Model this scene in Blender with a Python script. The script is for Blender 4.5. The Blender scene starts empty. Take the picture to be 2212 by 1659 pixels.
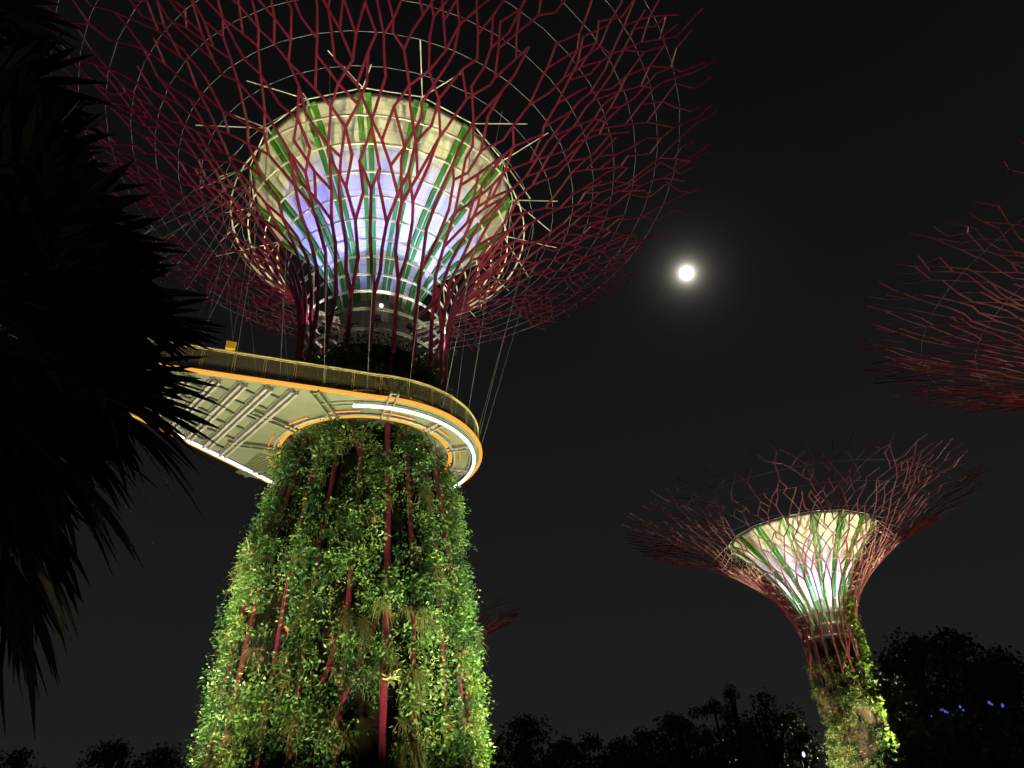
import bpy, math, random
import numpy as np
from mathutils import Vector, Matrix, noise

# ------------------------------------------------------------------ scene, camera, sky
S = bpy.context.scene
C = S.collection
S.view_settings.view_transform = 'Standard'
S.view_settings.look = 'None'
S.view_settings.exposure = 0.0
S.view_settings.gamma = 1.0
S.cycles.max_bounces = 5
S.cycles.diffuse_bounces = 2
S.cycles.glossy_bounces = 2
S.cycles.transparent_max_bounces = 12
S.cycles.sample_clamp_indirect = 3.0
S.cycles.use_denoising = True

F_PX = 1500.0                      # focal length for a frame 2212 wide
_u = np.array([-134.5, 2312.6, -F_PX]); _u /= np.linalg.norm(_u)
_f = np.array([0, 0, -1.0]); _y = _f - (_f @ _u) * _u; _y /= np.linalg.norm(_y)
_x = np.cross(_y, _u)
RW = np.stack([_x, _y, _u], 1)     # world axes in camera space
EYE = np.array([0, 0, 1.6])

cam = bpy.data.cameras.new('camera'); camo = bpy.data.objects.new('camera', cam); C.objects.link(camo)
cam.sensor_width = 36; cam.lens = F_PX / 2212 * 36; cam.clip_start = 0.1; cam.clip_end = 12000
camo.matrix_world = Matrix.Translation(EYE) @ Matrix([list(RW[:, i]) for i in range(3)]).to_4x4()
S.camera = camo

def ray(px, py):                   # direction through a point of the 2212 x 1659 photo
    d = RW.T @ np.array([px - 1106, 829.5 - py, -F_PX]); return d / np.linalg.norm(d)
def at(px, py, dist):              # the point that far away (over the ground) in that direction
    d = ray(px, py); return EYE + d * dist / math.hypot(d[0], d[1])

MOON_DIR = Vector(ray(1483, 590))
W = bpy.data.worlds.new('World'); S.world = W; W.use_nodes = True
nt = W.node_tree; nt.nodes.clear()
def N(t, **k):
    n = nt.nodes.new(t)
    for a, b in k.items(): setattr(n, a, b)
    return n
def L(a, b): nt.links.new(a, b)
out = N('ShaderNodeOutputWorld'); bg = N('ShaderNodeBackground'); tc = N('ShaderNodeTexCoord')
sep = N('ShaderNodeSeparateXYZ'); L(tc.outputs['Generated'], sep.inputs[0])
ramp = N('ShaderNodeValToRGB'); L(sep.outputs['Z'], ramp.inputs[0])
el = ramp.color_ramp.elements
el[0].position = 0.0; el[0].color = (.0145, .0145, .0141, 1)
el[1].position = 1.0; el[1].color = (.0030, .0030, .0034, 1)
for p, c in ((.2, (.0118, .0118, .0120)), (.42, (.0088, .0087, .0091)), (.62, (.0058, .0058, .0062)), (.8, (.0042, .0042, .0046))):
    e = el.new(p); e.color = (*c, 1)
dot = N('ShaderNodeVectorMath', operation='DOT_PRODUCT'); L(tc.outputs['Generated'], dot.inputs[0]); dot.inputs[1].default_value = MOON_DIR
ac = N('ShaderNodeMath', operation='ARCCOSINE'); L(dot.outputs['Value'], ac.inputs[0])
mx = N('ShaderNodeMath', operation='MAXIMUM'); L(ac.outputs[0], mx.inputs[0]); mx.inputs[1].default_value = math.radians(.66)
dv = N('ShaderNodeMath', operation='DIVIDE'); dv.inputs[0].default_value = math.radians(.75); L(mx.outputs[0], dv.inputs[1])
pw = N('ShaderNodeMath', operation='POWER'); L(dv.outputs[0], pw.inputs[0]); pw.inputs[1].default_value = 2.7
ml = N('ShaderNodeMath', operation='MULTIPLY'); L(pw.outputs[0], ml.inputs[0]); ml.inputs[1].default_value = .55
mc = N('ShaderNodeVectorMath', operation='SCALE'); mc.inputs[0].default_value = (1, .92, .74); L(ml.outputs[0], mc.inputs['Scale'])
ad = N('ShaderNodeVectorMath', operation='ADD'); L(ramp.outputs[0], ad.inputs[0]); L(mc.outputs[0], ad.inputs[1])
L(ad.outputs[0], bg.inputs[0]); bg.inputs[1].default_value = 1.0; L(bg.outputs[0], out.inputs[0])

sl = bpy.data.lights.new('moonlight', 'SUN'); sl.energy = .004; sl.angle = math.radians(.5); sl.color = (1, .95, .85)
so = bpy.data.objects.new('moonlight', sl); C.objects.link(so)
so.rotation_euler = MOON_DIR.to_track_quat('Z', 'Y').to_euler()

# ------------------------------------------------------------------ helpers
def mat(name, col, rough=.6, metal=0.0, emit=None, estr=0.0):
    m = bpy.data.materials.new(name); m.use_nodes = True
    b = m.node_tree.nodes['Principled BSDF']
    b.inputs['Base Color'].default_value = (*col, 1); b.inputs['Roughness'].default_value = rough
    b.inputs['Metallic'].default_value = metal
    if emit: b.inputs['Emission Color'].default_value = (*emit, 1); b.inputs['Emission Strength'].default_value = estr
    return m
def mottled(name, c1, c2, scale=3.0, rough=.7, metal=0.0, stretch=(1, 1, 1), bump=0.0):
    m = mat(name, c1, rough, metal); t = m.node_tree; b = t.nodes['Principled BSDF']
    tcn = t.nodes.new('ShaderNodeTexCoord'); mp = t.nodes.new('ShaderNodeMapping'); mp.inputs['Scale'].default_value = stretch
    nz = t.nodes.new('ShaderNodeTexNoise'); nz.inputs['Scale'].default_value = scale; nz.inputs['Detail'].default_value = 6
    r = t.nodes.new('ShaderNodeValToRGB'); r.color_ramp.elements[0].position = .35; r.color_ramp.elements[1].position = .68
    r.color_ramp.elements[0].color = (*c1, 1); r.color_ramp.elements[1].color = (*c2, 1)
    t.links.new(tcn.outputs['Object'], mp.inputs[0]); t.links.new(mp.outputs[0], nz.inputs[0])
    t.links.new(nz.outputs[0], r.inputs[0]); t.links.new(r.outputs[0], b.inputs['Base Color'])
    if bump:
        bp = t.nodes.new('ShaderNodeBump'); bp.inputs['Strength'].default_value = bump
        t.links.new(nz.outputs[0], bp.inputs['Height']); t.links.new(bp.outputs[0], b.inputs['Normal'])
    return m
def leafy(name, cols, rough=.55, trans=.25, plant=False):     # every leaf (mesh island) picks its own tint
    m = mat(name, cols[0], rough); t = m.node_tree; b = t.nodes['Principled BSDF']
    g = t.nodes.new('ShaderNodeNewGeometry'); r = t.nodes.new('ShaderNodeValToRGB')
    e = r.color_ramp.elements; e[0].color = (*cols[0], 1); e[1].color = (*cols[-1], 1)
    for i, c in enumerate(cols[1:-1]): q = e.new((i + 1) / (len(cols) - 1)); q.color = (*c, 1)
    at_ = t.nodes.new('ShaderNodeAttribute'); at_.attribute_name = 'tint'; mxt = t.nodes.new('ShaderNodeMix'); mxt.inputs[0].default_value = .22 if plant else 1.0
    t.links.new(at_.outputs['Fac'], mxt.inputs[2]); t.links.new(g.outputs['Random Per Island'], mxt.inputs[3])
    t.links.new(mxt.outputs[0], r.inputs[0]); t.links.new(r.outputs[0], b.inputs['Base Color'])
    if trans:
        tr = t.nodes.new('ShaderNodeBsdfTranslucent'); mixn = t.nodes.new('ShaderNodeMixShader'); mixn.inputs[0].default_value = trans
        o = t.nodes['Material Output']; t.links.new(r.outputs[0], tr.inputs[0])
        t.links.new(b.outputs[0], mixn.inputs[1]); t.links.new(tr.outputs[0], mixn.inputs[2]); t.links.new(mixn.outputs[0], o.inputs[0])
    return m

class MB:                                        # collects faces for ONE mesh
    def __init__(s): s.v = []; s.f = []; s.m = []; s.tint = None; s.t = []
    def add(s, vs, fs, mi=0):
        o = len(s.v); s.v += [tuple(map(float, p)) for p in vs]
        for f in fs: s.f.append(tuple(i + o for i in f)); s.m.append(mi); s.t.append(-1. if s.tint is None else s.tint)
    def tube(s, pts, r, n=6, mi=0, closed=False, cap=True):
        P = [np.array(p, float) for p in pts]; k = len(P); vs = []; fs = []
        rs = r if hasattr(r, '__len__') else [r] * k
        prev = None
        for i in range(k):
            a = P[(i - 1) % k] if (closed or i > 0) else P[i]; b = P[(i + 1) % k] if (closed or i < k - 1) else P[i]
            t = b - a; t /= (np.linalg.norm(t) + 1e-9)
            if prev is None:
                h = np.array([0, 0, 1.]) if abs(t[2]) < .9 else np.array([1., 0, 0])
                x = np.cross(t, h)
            else: x = prev - t * (prev @ t)
            x /= (np.linalg.norm(x) + 1e-9); prev = x; y = np.cross(t, x)
            for j in range(n):
                q = 2 * math.pi * (j + .5) / n; vs.append(P[i] + rs[i] * (math.cos(q) * x + math.sin(q) * y))
        for i in range(k if closed else k - 1):
            a = i * n; b = ((i + 1) % k) * n
            for j in range(n): fs.append((a + j, a + (j + 1) % n, b + (j + 1) % n, b + j))
        if cap and not closed: fs.append(tuple(range(n - 1, -1, -1))); fs.append(tuple((k - 1) * n + j for j in range(n)))
        s.add(vs, fs, mi)
    def box(s, c, half, ax=None, mi=0):
        c = np.array(c, float); A = np.eye(3) if ax is None else np.array(ax, float); vs = []
        for dz in (-1, 1):
            for dx, dy in ((-1, -1), (1, -1), (1, 1), (-1, 1)): vs.append(c + A[0] * dx * half[0] + A[1] * dy * half[1] + A[2] * dz * half[2])
        s.add(vs, [(3, 2, 1, 0), (4, 5, 6, 7), (0, 1, 5, 4), (1, 2, 6, 5), (2, 3, 7, 6), (3, 0, 4, 7)], mi)
    def bar(s, a, b, w, h, up=(0, 0, 1), mi=0):
        a = np.array(a, float); b = np.array(b, float); d = b - a; l = np.linalg.norm(d); d /= l
        x = np.cross(d, up); x /= (np.linalg.norm(x) + 1e-9); z = np.cross(x, d)
        s.box((a + b) / 2, (l / 2, w / 2, h / 2), (d, x, z), mi)
    def lathe(s, prof, n=72, mi=0, a0=0, a1=2 * math.pi, cx=0, cy=0, thick=0):
        full = abs(a1 - a0 - 2 * math.pi) < 1e-6; k = n if full else n + 1; vs = []; fs = []
        for r, z in prof:
            for j in range(k):
                q = a0 + (a1 - a0) * j / n; vs.append((cx + r * math.cos(q), cy + r * math.sin(q), z))
        for i in range(len(prof) - 1):
            for j in range(n): fs.append((i * k + j, i * k + (j + 1) % k, (i + 1) * k + (j + 1) % k, (i + 1) * k + j))
        s.add(vs, fs, mi)
    def build(s, name, mats, parent=None, smooth=False):
        me = bpy.data.meshes.new(name); me.from_pydata(s.v, [], s.f)
        for m in (mats if isinstance(mats, (list, tuple)) else [mats]): me.materials.append(m)
        me.polygons.foreach_set('material_index', np.array(s.m, dtype=np.int32))
        if smooth: me.polygons.foreach_set('use_smooth', np.ones(len(s.f), dtype=bool))
        if max(s.t, default=-1) >= 0: me.attributes.new('tint', 'FLOAT', 'FACE').data.foreach_set('value', np.array(s.t, dtype=np.float32))
        me.update(); o = bpy.data.objects.new(name, me); C.objects.link(o)
        if parent: o.parent = parent
        return o
def empty(name, loc, label, cat, group=None):
    o = bpy.data.objects.new(name, None); C.objects.link(o); o.location = loc
    return tag(o, label, cat, group)
def tag(o, label=None, cat=None, group=None, kind=None):
    if label: o['label'] = label
    if cat: o['category'] = cat
    if group: o['group'] = group
    if kind: o['kind'] = kind
    return o
def lamp(name, pos, aim, power, col, size=60, blend=.4, rad=.15, parent=None):
    l = bpy.data.lights.new(name, 'SPOT' if aim is not None else 'POINT'); l.energy = power; l.color = col; l.shadow_soft_size = rad
    if aim is not None: l.spot_size = math.radians(size); l.spot_blend = blend
    o = bpy.data.objects.new(name, l); C.objects.link(o); o.location = pos
    if aim is not None: o.rotation_euler = (Vector(pos) - Vector(aim)).to_track_quat('Z', 'Y').to_euler()
    if parent: o.parent = parent
    return o
def curve(ctrl, n=60):                           # smooth profile through (r, z) points
    c = np.array(ctrl, float); d = np.r_[0, np.cumsum(np.linalg.norm(np.diff(c, axis=0), axis=1))]
    m = np.gradient(c, d, axis=0); t = np.linspace(0, d[-1], n); o = []
    for q in t:
        i = min(np.searchsorted(d, q, side='right') - 1, len(d) - 2); h = d[i + 1] - d[i]; s = (q - d[i]) / h
        o.append((2*s**3-3*s**2+1)*c[i] + (s**3-2*s**2+s)*h*m[i] + (-2*s**3+3*s**2)*c[i+1] + (s**3-s**2)*h*m[i+1])
    return np.array(o)

# ------------------------------------------------------------------ materials
M_RED = mottled('red_steel', (.120, .007, .024), (.165, .012, .034), 1.5, .42)
M_PALE_RED = mottled('pale_red_steel', (.15, .018, .038), (.28, .10, .09), .8, .45)  # mottled from dark red to a paler pinkish red
M_WHITE = mottled('white_steel', (.72, .70, .60), (.80, .78, .68), 2, .4)
M_GREY = mottled('grey_wire', (.34, .36, .36), (.45, .46, .45), 2, .5)
M_GREEN = mottled('green_fin', (.055, .235, .025), (.08, .30, .04), 1.2, .5)
M_CONC = mottled('grey_concrete', (.28, .265, .235), (.40, .38, .33), 1.4, .85, bump=.2)
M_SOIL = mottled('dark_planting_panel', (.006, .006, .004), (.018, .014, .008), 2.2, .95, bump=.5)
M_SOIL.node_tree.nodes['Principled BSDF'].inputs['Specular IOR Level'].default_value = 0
M_BARK_PANEL = mottled('brown_planting_panel', (.022, .014, .009), (.055, .03, .018), 1.6, .95, stretch=(1, 1, .3), bump=.5)
M_HOUSE = mat('lamp_housing', (.05, .05, .055), .5, .3)
M_LENS = mat('lamp_lens', (.9, .9, .9), .3, emit=(1, .95, .95), estr=12)
M_DOORLIGHT = mat('door_light', (.6, .7, .6), .4, emit=(.75, 1, .8), estr=3)
M_ORANGE = mat('glowing_orange_edge', (.02, .008, .001), .9, emit=(1.0, .45, .065), estr=1.0)
M_ORANGE.node_tree.nodes['Principled BSDF'].inputs['Specular IOR Level'].default_value = 0
M_ORANGE2 = mat('glowing_orange_trim', (.10, .04, .01), .5, emit=(1.0, .25, .03), estr=.5)
M_STRIP = mat('white_light_strip', (.9, .9, .9), .5, emit=(.82, .72, 1.0), estr=1.45)
M_DECK = mottled('olive_soffit_panel', (.062, .061, .034), (.086, .084, .046), .7, .7)
M_BEAM = mottled('mauve_grey_beam', (.14, .118, .112), (.20, .17, .16), 1.5, .5)
M_BEAM2 = mottled('olive_grey_beam', (.07, .07, .045), (.11, .11, .07), 1.5, .5)
M_DARK = mat('dark_piece_and_shade', (.05, .045, .04), .7)
M_RAIL = mottled('yellow_handrail', (.42, .30, .09), (.55, .40, .14), 2, .4)
M_BOX = mottled('yellow_box_paint', (.75, .38, .03), (.85, .45, .05), 3, .5)

def bowl_mat(name, c1, c2, nu, nv):
    m = mottled(name, c1, c2, .9, .6); t = m.node_tree; b = t.nodes['Principled BSDF']
    uv = t.nodes.new('ShaderNodeUVMap'); mp = t.nodes.new('ShaderNodeMapping'); mp.inputs['Scale'].default_value = (nu, nv, 1)
    br = t.nodes.new('ShaderNodeTexBrick'); br.inputs['Scale'].default_value = 1; br.inputs['Mortar Size'].default_value = .03
    br.inputs['Brick Width'].default_value = 1; br.inputs['Row Height'].default_value = 1
    br.inputs['Color1'].default_value = (1, 1, 1, 1); br.inputs['Color2'].default_value = (.93, .93, .94, 1); br.inputs['Mortar'].default_value = (.74, .74, .72, 1)
    mixn = t.nodes.new('ShaderNodeMix'); mixn.data_type = 'RGBA'; mixn.blend_type = 'MULTIPLY'; mixn.inputs[0].default_value = 1
    src = b.inputs['Base Color'].links[0].from_socket
    t.links.new(uv.outputs[0], mp.inputs[0]); t.links.new(mp.outputs[0], br.inputs[0])
    t.links.new(src, mixn.inputs[6]); t.links.new(br.outputs[0], mixn.inputs[7]); t.links.new(mixn.outputs[2], b.inputs['Base Color'])
    return m
M_BOWL = bowl_mat('cream_bowl_panel', (.68, .66, .54), (.72, .70, .58), 48, 11)

def mesh_panel_mat():
    m = bpy.data.materials.new('wire_mesh_infill'); m.use_nodes = True; t = m.node_tree; b = t.nodes['Principled BSDF']
    b.inputs['Base Color'].default_value = (.30, .24, .12, 1); b.inputs['Roughness'].default_value = .6
    tr = t.nodes.new('ShaderNodeBsdfTransparent'); mixn = t.nodes.new('ShaderNodeMixShader')
    tcn = t.nodes.new('ShaderNodeTexCoord'); nz = t.nodes.new('ShaderNodeTexNoise'); nz.inputs['Scale'].default_value = 5
    mr = t.nodes.new('ShaderNodeMapRange'); mr.inputs['To Min'].default_value = .22; mr.inputs['To Max'].default_value = .42
    t.links.new(tcn.outputs['Object'], nz.inputs[0]); t.links.new(nz.outputs[0], mr.inputs[0]); t.links.new(mr.outputs[0], mixn.inputs[0])
    t.links.new(tr.outputs[0], mixn.inputs[1]); t.links.new(b.outputs[0], mixn.inputs[2]); t.links.new(mixn.outputs[0], t.nodes['Material Output'].inputs[0])
    return m
M_MESH = mesh_panel_mat()

LEAF = [leafy(n_, c_, plant=True) for n_, c_ in (
    ('small_green_leaf', [(.016, .040, .010), (.04, .085, .018), (.09, .145, .03), (.16, .20, .05), (.24, .25, .08)]),
    ('strap_olive_leaf', [(.07, .065, .02), (.13, .12, .04), (.24, .21, .08), (.36, .30, .13), (.14, .15, .05)]),
    ('broad_bright_leaf', [(.018, .06, .012), (.045, .12, .018), (.085, .185, .03), (.19, .25, .07)]),
    ('dark_vine_leaf', [(.012, .045, .014), (.02, .065, .02), (.05, .10, .025), (.09, .14, .04)]),
    ('dry_tan_leaf', [(.09, .06, .025), (.20, .13, .05), (.28, .16, .07), (.16, .12, .05)]),
    ('lime_leaf', [(.13, .22, .02), (.20, .30, .03), (.26, .36, .06), (.10, .20, .02)]),
    ('orange_leaf', [(.30, .09, .03), (.38, .13, .05), (.34, .18, .07), (.22, .07, .03)]))]
M_PALEB = leafy('pale_cream_leaf', [(.42, .40, .16), (.55, .50, .22), (.48, .42, .20)])
M_TREE = leafy('night_tree_leaf', [(.06, .085, .035), (.10, .12, .05), (.08, .10, .04)], trans=.1)
M_PALM = leafy('dark_palm_leaf', [(.03, .04, .022), (.06, .07, .04), (.12, .12, .08)], .45, trans=.05)
M_TRUNK = mottled('dark_bark', (.02, .018, .014), (.05, .04, .03), 4, .95, bump=.4)
M_TWIG = mat('grey_dead_twig', (.25, .24, .22), .9)

# ------------------------------------------------------------------ leaves
def leaf(mb, p, d, nrm, l, w, mi, droop=0.0, seg=1):
    d = d / (np.linalg.norm(d) + 1e-9); x = np.cross(d, nrm); x /= (np.linalg.norm(x) + 1e-9)
    if seg == 1:
        q = p + d * l * .5 + np.array([0, 0, -droop * l * .2])
        e = p + d * l + np.array([0, 0, -droop * l])
        mb.add([p, q + x * w / 2, e, q - x * w / 2], [(0, 1, 2, 3)], mi)
    else:
        vs = []; fs = []
        for i in range(seg + 1):
            s = i / seg; c = p + d * l * s + np.array([0, 0, -droop * l * s * s]); ww = w * (.6 + .9 * s * (1 - s) * 2) * (1 - s ** 7 * .9)
            vs += [c + x * ww / 2, c - x * ww / 2]
        for i in range(seg): fs.append((2 * i, 2 * i + 1, 2 * i + 3, 2 * i + 2))
        mb.add(vs, fs, mi)
def tuft(mb, p, out, rng, n, l, w, mi, droop=.5, seg=2, spread=.9):
    up = np.array([0, 0, 1.])
    for _ in range(n):
        d = out * rng.uniform(.2, 1) + up * rng.uniform(-.2, .9) + rng.normal(size=3) * spread * .6
        leaf(mb, p + rng.normal(size=3) * .04, d, rng.normal(size=3) * .3 + up, l * rng.uniform(.6, 1.15), w * rng.uniform(.7, 1.2), mi, droop * rng.uniform(.3, 1.3), seg)
def shrub(mb, p, out, rng, n, rad, l, w, mi):
    for _ in range(n):
        d = rng.normal(size=3); d /= np.linalg.norm(d); d = d + out * .55
        q = p + d * rad * rng.uniform(.35, 1.0) ** .7 * np.array([1, 1, .9])
        leaf(mb, q, d + rng.normal(size=3) * .7, rng.normal(size=3) + np.array([0, 0, .8]), l * rng.uniform(.6, 1.2), w * rng.uniform(.7, 1.2), mi, rng.uniform(0, .4))
def vine(mb, p, out, rng, length, l, w, mi):
    n = int(length / .085); q = np.array(p, float); side = np.cross(out, [0, 0, 1.])
    for i in range(n):
        q = q + np.array([0, 0, -.085]) + side * rng.normal() * .03 + out * rng.normal() * .02
        d = side * rng.normal() + out * rng.uniform(.1, .9) + np.array([0, 0, -.5])
        leaf(mb, q, d, out + rng.normal(size=3) * .4, l * rng.uniform(.6, 1.2), w, mi, .2)

def planting(root, rfun, z0, z1, rng, dens, sizek, camdir, weights, ribs=(), mats=LEAF, protr=.35, bright=None, gap=-.12, lk=1.0, clear=None):
    """vertical garden on a trunk, only the half that can be seen from in front and the sides"""
    mb = MB(); n = int(dens * (z1 - z0)); ca = math.atan2(camdir[1], camdir[0])
    for _ in range(n):
        z = rng.uniform(z0, z1); a = ca + rng.uniform(-1.8, 1.8); r = rfun(z)
        v = Vector((math.cos(a) * r, math.sin(a) * r, z * .38))
        g = noise.noise(v * .62 + Vector((7, 3, 1))) + .5 * noise.noise(v * 1.7 + Vector((2, 8, 4)))     # where plants crowd or leave gaps
        h = noise.noise(v * .45 + Vector((31, 9, 5))); q2 = noise.noise(v * .5 + Vector((3, 70, 12)))
        if g < gap and rng.random() < .82: continue
        near = min((abs((a - b(z) + math.pi) % (2 * math.pi) - math.pi) * r for b in ribs), default=9)
        if near < .27 and noise.noise(Vector((a * 2.2, z * .2, 2))) > .30 and rng.random() < .92: continue
        if clear is not None and abs((a - clear + math.pi) % (2 * math.pi) - math.pi) * r < .55 and noise.noise(Vector((z * .3, 5, 1))) > -.1: continue
        top = min(1, (z1 - z) / 6)
        if rng.random() < .22:                       # flat undergrowth that hides the panel
            a2 = a + rng.uniform(-.1, .1); o2 = np.array([math.cos(a2), math.sin(a2), 0]); mb.tint = rng.uniform(0, .25)
            shrub(mb, o2 * (r - .38) + np.array([0, 0, z]), o2, rng, 18, .42, .12 * lk, .08 * lk, 3)
        out = np.array([math.cos(a), math.sin(a), 0]); p = out * (r + rng.uniform(-.25, .0) + protr * max(0, g) * rng.uniform(.1, 1.0) * top) + np.array([0, 0, z])
        w = np.array(weights, float); w = w * np.array([1 + max(0, h) * 5, 1 + max(0, -h) * 5, 1 + max(0, q2) * 5, 1 + max(0, -q2) * 4, 1 + max(0, -h) * 3, 1, 1])
        if bright is not None: w[5] *= bright(a, z)
        k = rng.choice(7, p=w / w.sum()); s = sizek * (rng.uniform(.55, 1.05) if rng.random() < .7 else rng.uniform(1.0, 1.6))
        mb.tint = float(np.clip(.40 + .9 * q2 + rng.normal() * .33, 0, 1))
        if k == 0: shrub(mb, p, out, rng, int(34 * s), .40 * s, .145 * lk, .085 * lk, 0)
        elif k == 1: tuft(mb, p + out * .1, out, rng, int(24 * s), .62 * s, .065 * lk, 1, 1.3, 3, .6)
        elif k == 2: shrub(mb, p + out * .1, out, rng, int(22 * s), .34 * s, .22 * lk, .115 * lk, 2)
        elif k == 3:
            for _v in range(3): vine(mb, p + np.array([0, 0, .7]) + rng.normal(size=3) * .14, out, rng, 1.3 * s, .13 * lk, .085 * lk, 3)
        elif k == 4: tuft(mb, p, out, rng, 18, .5 * s, .06 * lk, 4, .9, 2)
        elif k == 5: shrub(mb, p + out * .12, out, rng, 20, .36 * s, .18 * lk, .14 * lk, 5)
        else: tuft(mb, p + out * .1, out, rng, 14, .36 * s, .07 * lk, 6, .3, 1)
    o = mb.build('climbing_plants', mats, root); o['kind'] = 'stuff'
    return o

# ------------------------------------------------------------------ the steel tree towers
def tower(loc, label, prof, bowl, trunk, seed, nrib=22, slots=5, tk=1.0, hoops=(), rings=(), steel=M_RED, struts=True, core=True, ribs_down=True, levels=13, rot=0.0, panel=M_SOIL, rec=.26, frot=0.0):
    root = empty('steel_tree_tower', loc, label, 'tree tower', 'planted steel tree towers')
    rng = np.random.default_rng(seed); P = curve(prof, 240)
    dl = np.r_[0, np.cumsum(np.linalg.norm(np.diff(P, axis=0), axis=1))]; dl /= dl[-1]
    def surf(th, t, off=0.0):
        t = min(max(t, 0), 1.05); r = np.interp(t, dl, P[:, 0]); z = np.interp(t, dl, P[:, 1])
        if t > 1: r += (t - 1) * 30; z += (t - 1) * 10
        return np.array([(r + off) * math.cos(th), (r + off) * math.sin(th), z])
    def tz(z): return float(np.interp(z, P[:, 1], dl))
    # trunk: planting panels round a concrete core
    if core:
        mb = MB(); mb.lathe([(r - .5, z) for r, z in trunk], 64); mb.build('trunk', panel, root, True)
    bp = curve(bowl, 40)
    mb = MB(); zb = bowl[0][1]; rb = bowl[0][0]
    mb.lathe([(rb * 1.02, trunk[-1][1] - 2.5), (rb * 1.02, zb - .9), (rb * .98, zb - .9), (rb * .98, zb)], 48); mb.build('neck_drum', M_CONC, root, True)
    # bowl: a flared shell with a real thickness
    nb = 96; vs = []; uvs = []
    me = bpy.data.meshes.new('bowl'); fs = []
    full = [(r, z) for r, z in bp] + [(bp[-1][0] - .28, bp[-1][1] + .02)] + [(r - .3, z + .12) for r, z in bp[::-1]]
    kk = len(full)
    for r, z in full:
        for j in range(nb): q = 2 * math.pi * j / nb; vs.append((r * math.cos(q), r * math.sin(q), z))
    uvl = []
    for i in range(kk - 1):
        for j in range(nb):
            fs.append((i * nb + j, i * nb + (j + 1) % nb, (i + 1) * nb + (j + 1) % nb, (i + 1) * nb + j))
            uvl += [(j / nb, i / 40), ((j + 1) / nb, i / 40), ((j + 1) / nb, (i + 1) / 40), (j / nb, (i + 1) / 40)]
    me.from_pydata(vs, [], fs); me.materials.append(M_BOWL); ul = me.uv_layers.new(name='UVMap')
    ul.data.foreach_set('uv', np.array(uvl, dtype=np.float32).ravel()); me.polygons.foreach_set('use_smooth', np.ones(len(fs), dtype=bool)); me.update()
    bo = bpy.data.objects.new('bowl', me); C.objects.link(bo); bo.parent = root
    # twelve double green fins up the bowl
    nf = 16
    for k in range(nf):
        a = frot + 2 * math.pi * (k + .5) / nf; mb = MB()
        for sgn in (-1, 1):
            ca, sa = math.cos(a), math.sin(a); tang = np.array([-sa, ca, 0]); rad = np.array([ca, sa, 0]); vs = []; f = []
            for i, (r, z) in enumerate(bp):
                s = i / (len(bp) - 1); w0 = (.045 + .075 * s) * tk; w1 = (.26 + .27 * s) * tk
                dr = np.gradient(bp, axis=0)[i]; nrm = np.array([dr[1], -dr[0]]) / np.linalg.norm(dr)
                hgt = .10 + .06 * s
                base = rad * r + np.array([0, 0, z]); o3 = rad * nrm[0] + np.array([0, 0, nrm[1]])
                for w, h in ((w0, .01), (w0, hgt), (w1, hgt), (w1, .01)): vs.append(base + tang * sgn * w + o3 * h)
            for i in range(len(bp) - 1):
                for j in range(4): f.append((i * 4 + j, i * 4 + (j + 1) % 4, i * 4 + 4 + (j + 1) % 4, i * 4 + 4 + j))
            n0 = (len(bp) - 1) * 4; f += [(0, 1, 2, 3), (n0 + 3, n0 + 2, n0 + 1, n0)]
            mb.add(vs, f)
        mb.build('bowl_fin', M_GREEN, root)
    # branches: every rib climbs the trunk, then forks over and over towards the rim
    D = 2 * math.pi / nrib; trf = lambda z: np.interp(z, [q[1] for q in trunk], [q[0] for q in trunk])
    rib_fns = []
    R0 = lambda t: tk * (.148 - .088 * min(1, max(0, t)) ** .8)
    MBS = [MB() for _ in range(nrib)]
    def pos3(c, t): return surf(rot + D * c, t)          # c counts ribs round the tower, fractions lie between ribs
    def edge(a, b):                                       # a joint is (ribs round, height 0..1, rib it grows from)
        if abs(b[0] - a[0]) > nrib / 2: b = (b[0] + nrib * np.sign(a[0] - b[0]), b[1])
        pa, pb = pos3(*a[:2]), pos3(*b[:2]); e = (pb - pa) / (np.linalg.norm(pb - pa) + 1e-9)
        MBS[a[2]].tube([pa - e * R0(a[1]) * .45, pb + e * R0(b[1]) * .45], [R0(a[1]), R0(b[1])], 6)
    J = lambda w: float(rng.uniform(-w, w))
    cur = {}
    for k in range(nrib):                                 # straight legs up to their first fork
        t = float(rng.choice([.05, .09, .13, .17, .21])); p = (float(k), 0.0, k); dx = J(.02)
        for u in np.linspace(0, t, 4)[1:]: n_ = (k + dx * u / t, float(u), k); edge(p, n_); p = n_
        for side in (-1, 1):
            r = (k + side * (.25 + J(.06)), t + rng.uniform(.055, .095), k); edge(p, r)
            while r[1] < .26:
                n_ = (k + side * .25 + J(.07), r[1] + rng.uniform(.045, .08), k); edge(r, n_); r = n_
            cur[(4 * k + side) % (4 * nrib)] = r
        if rng.random() < .6:                             # long diagonal to the next leg
            s_ = rng.choice([-1, 1]); ta = rng.uniform(.0, .14); edge((float(k), ta, k), (k + s_ * .97, ta + rng.uniform(.06, .11)))
    # above that every joint goes straight on, kinks to one side or forks, and meets its neighbours
    M4 = 4 * nrib; off = 1.0
    t = .30; lvl = 0
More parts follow.
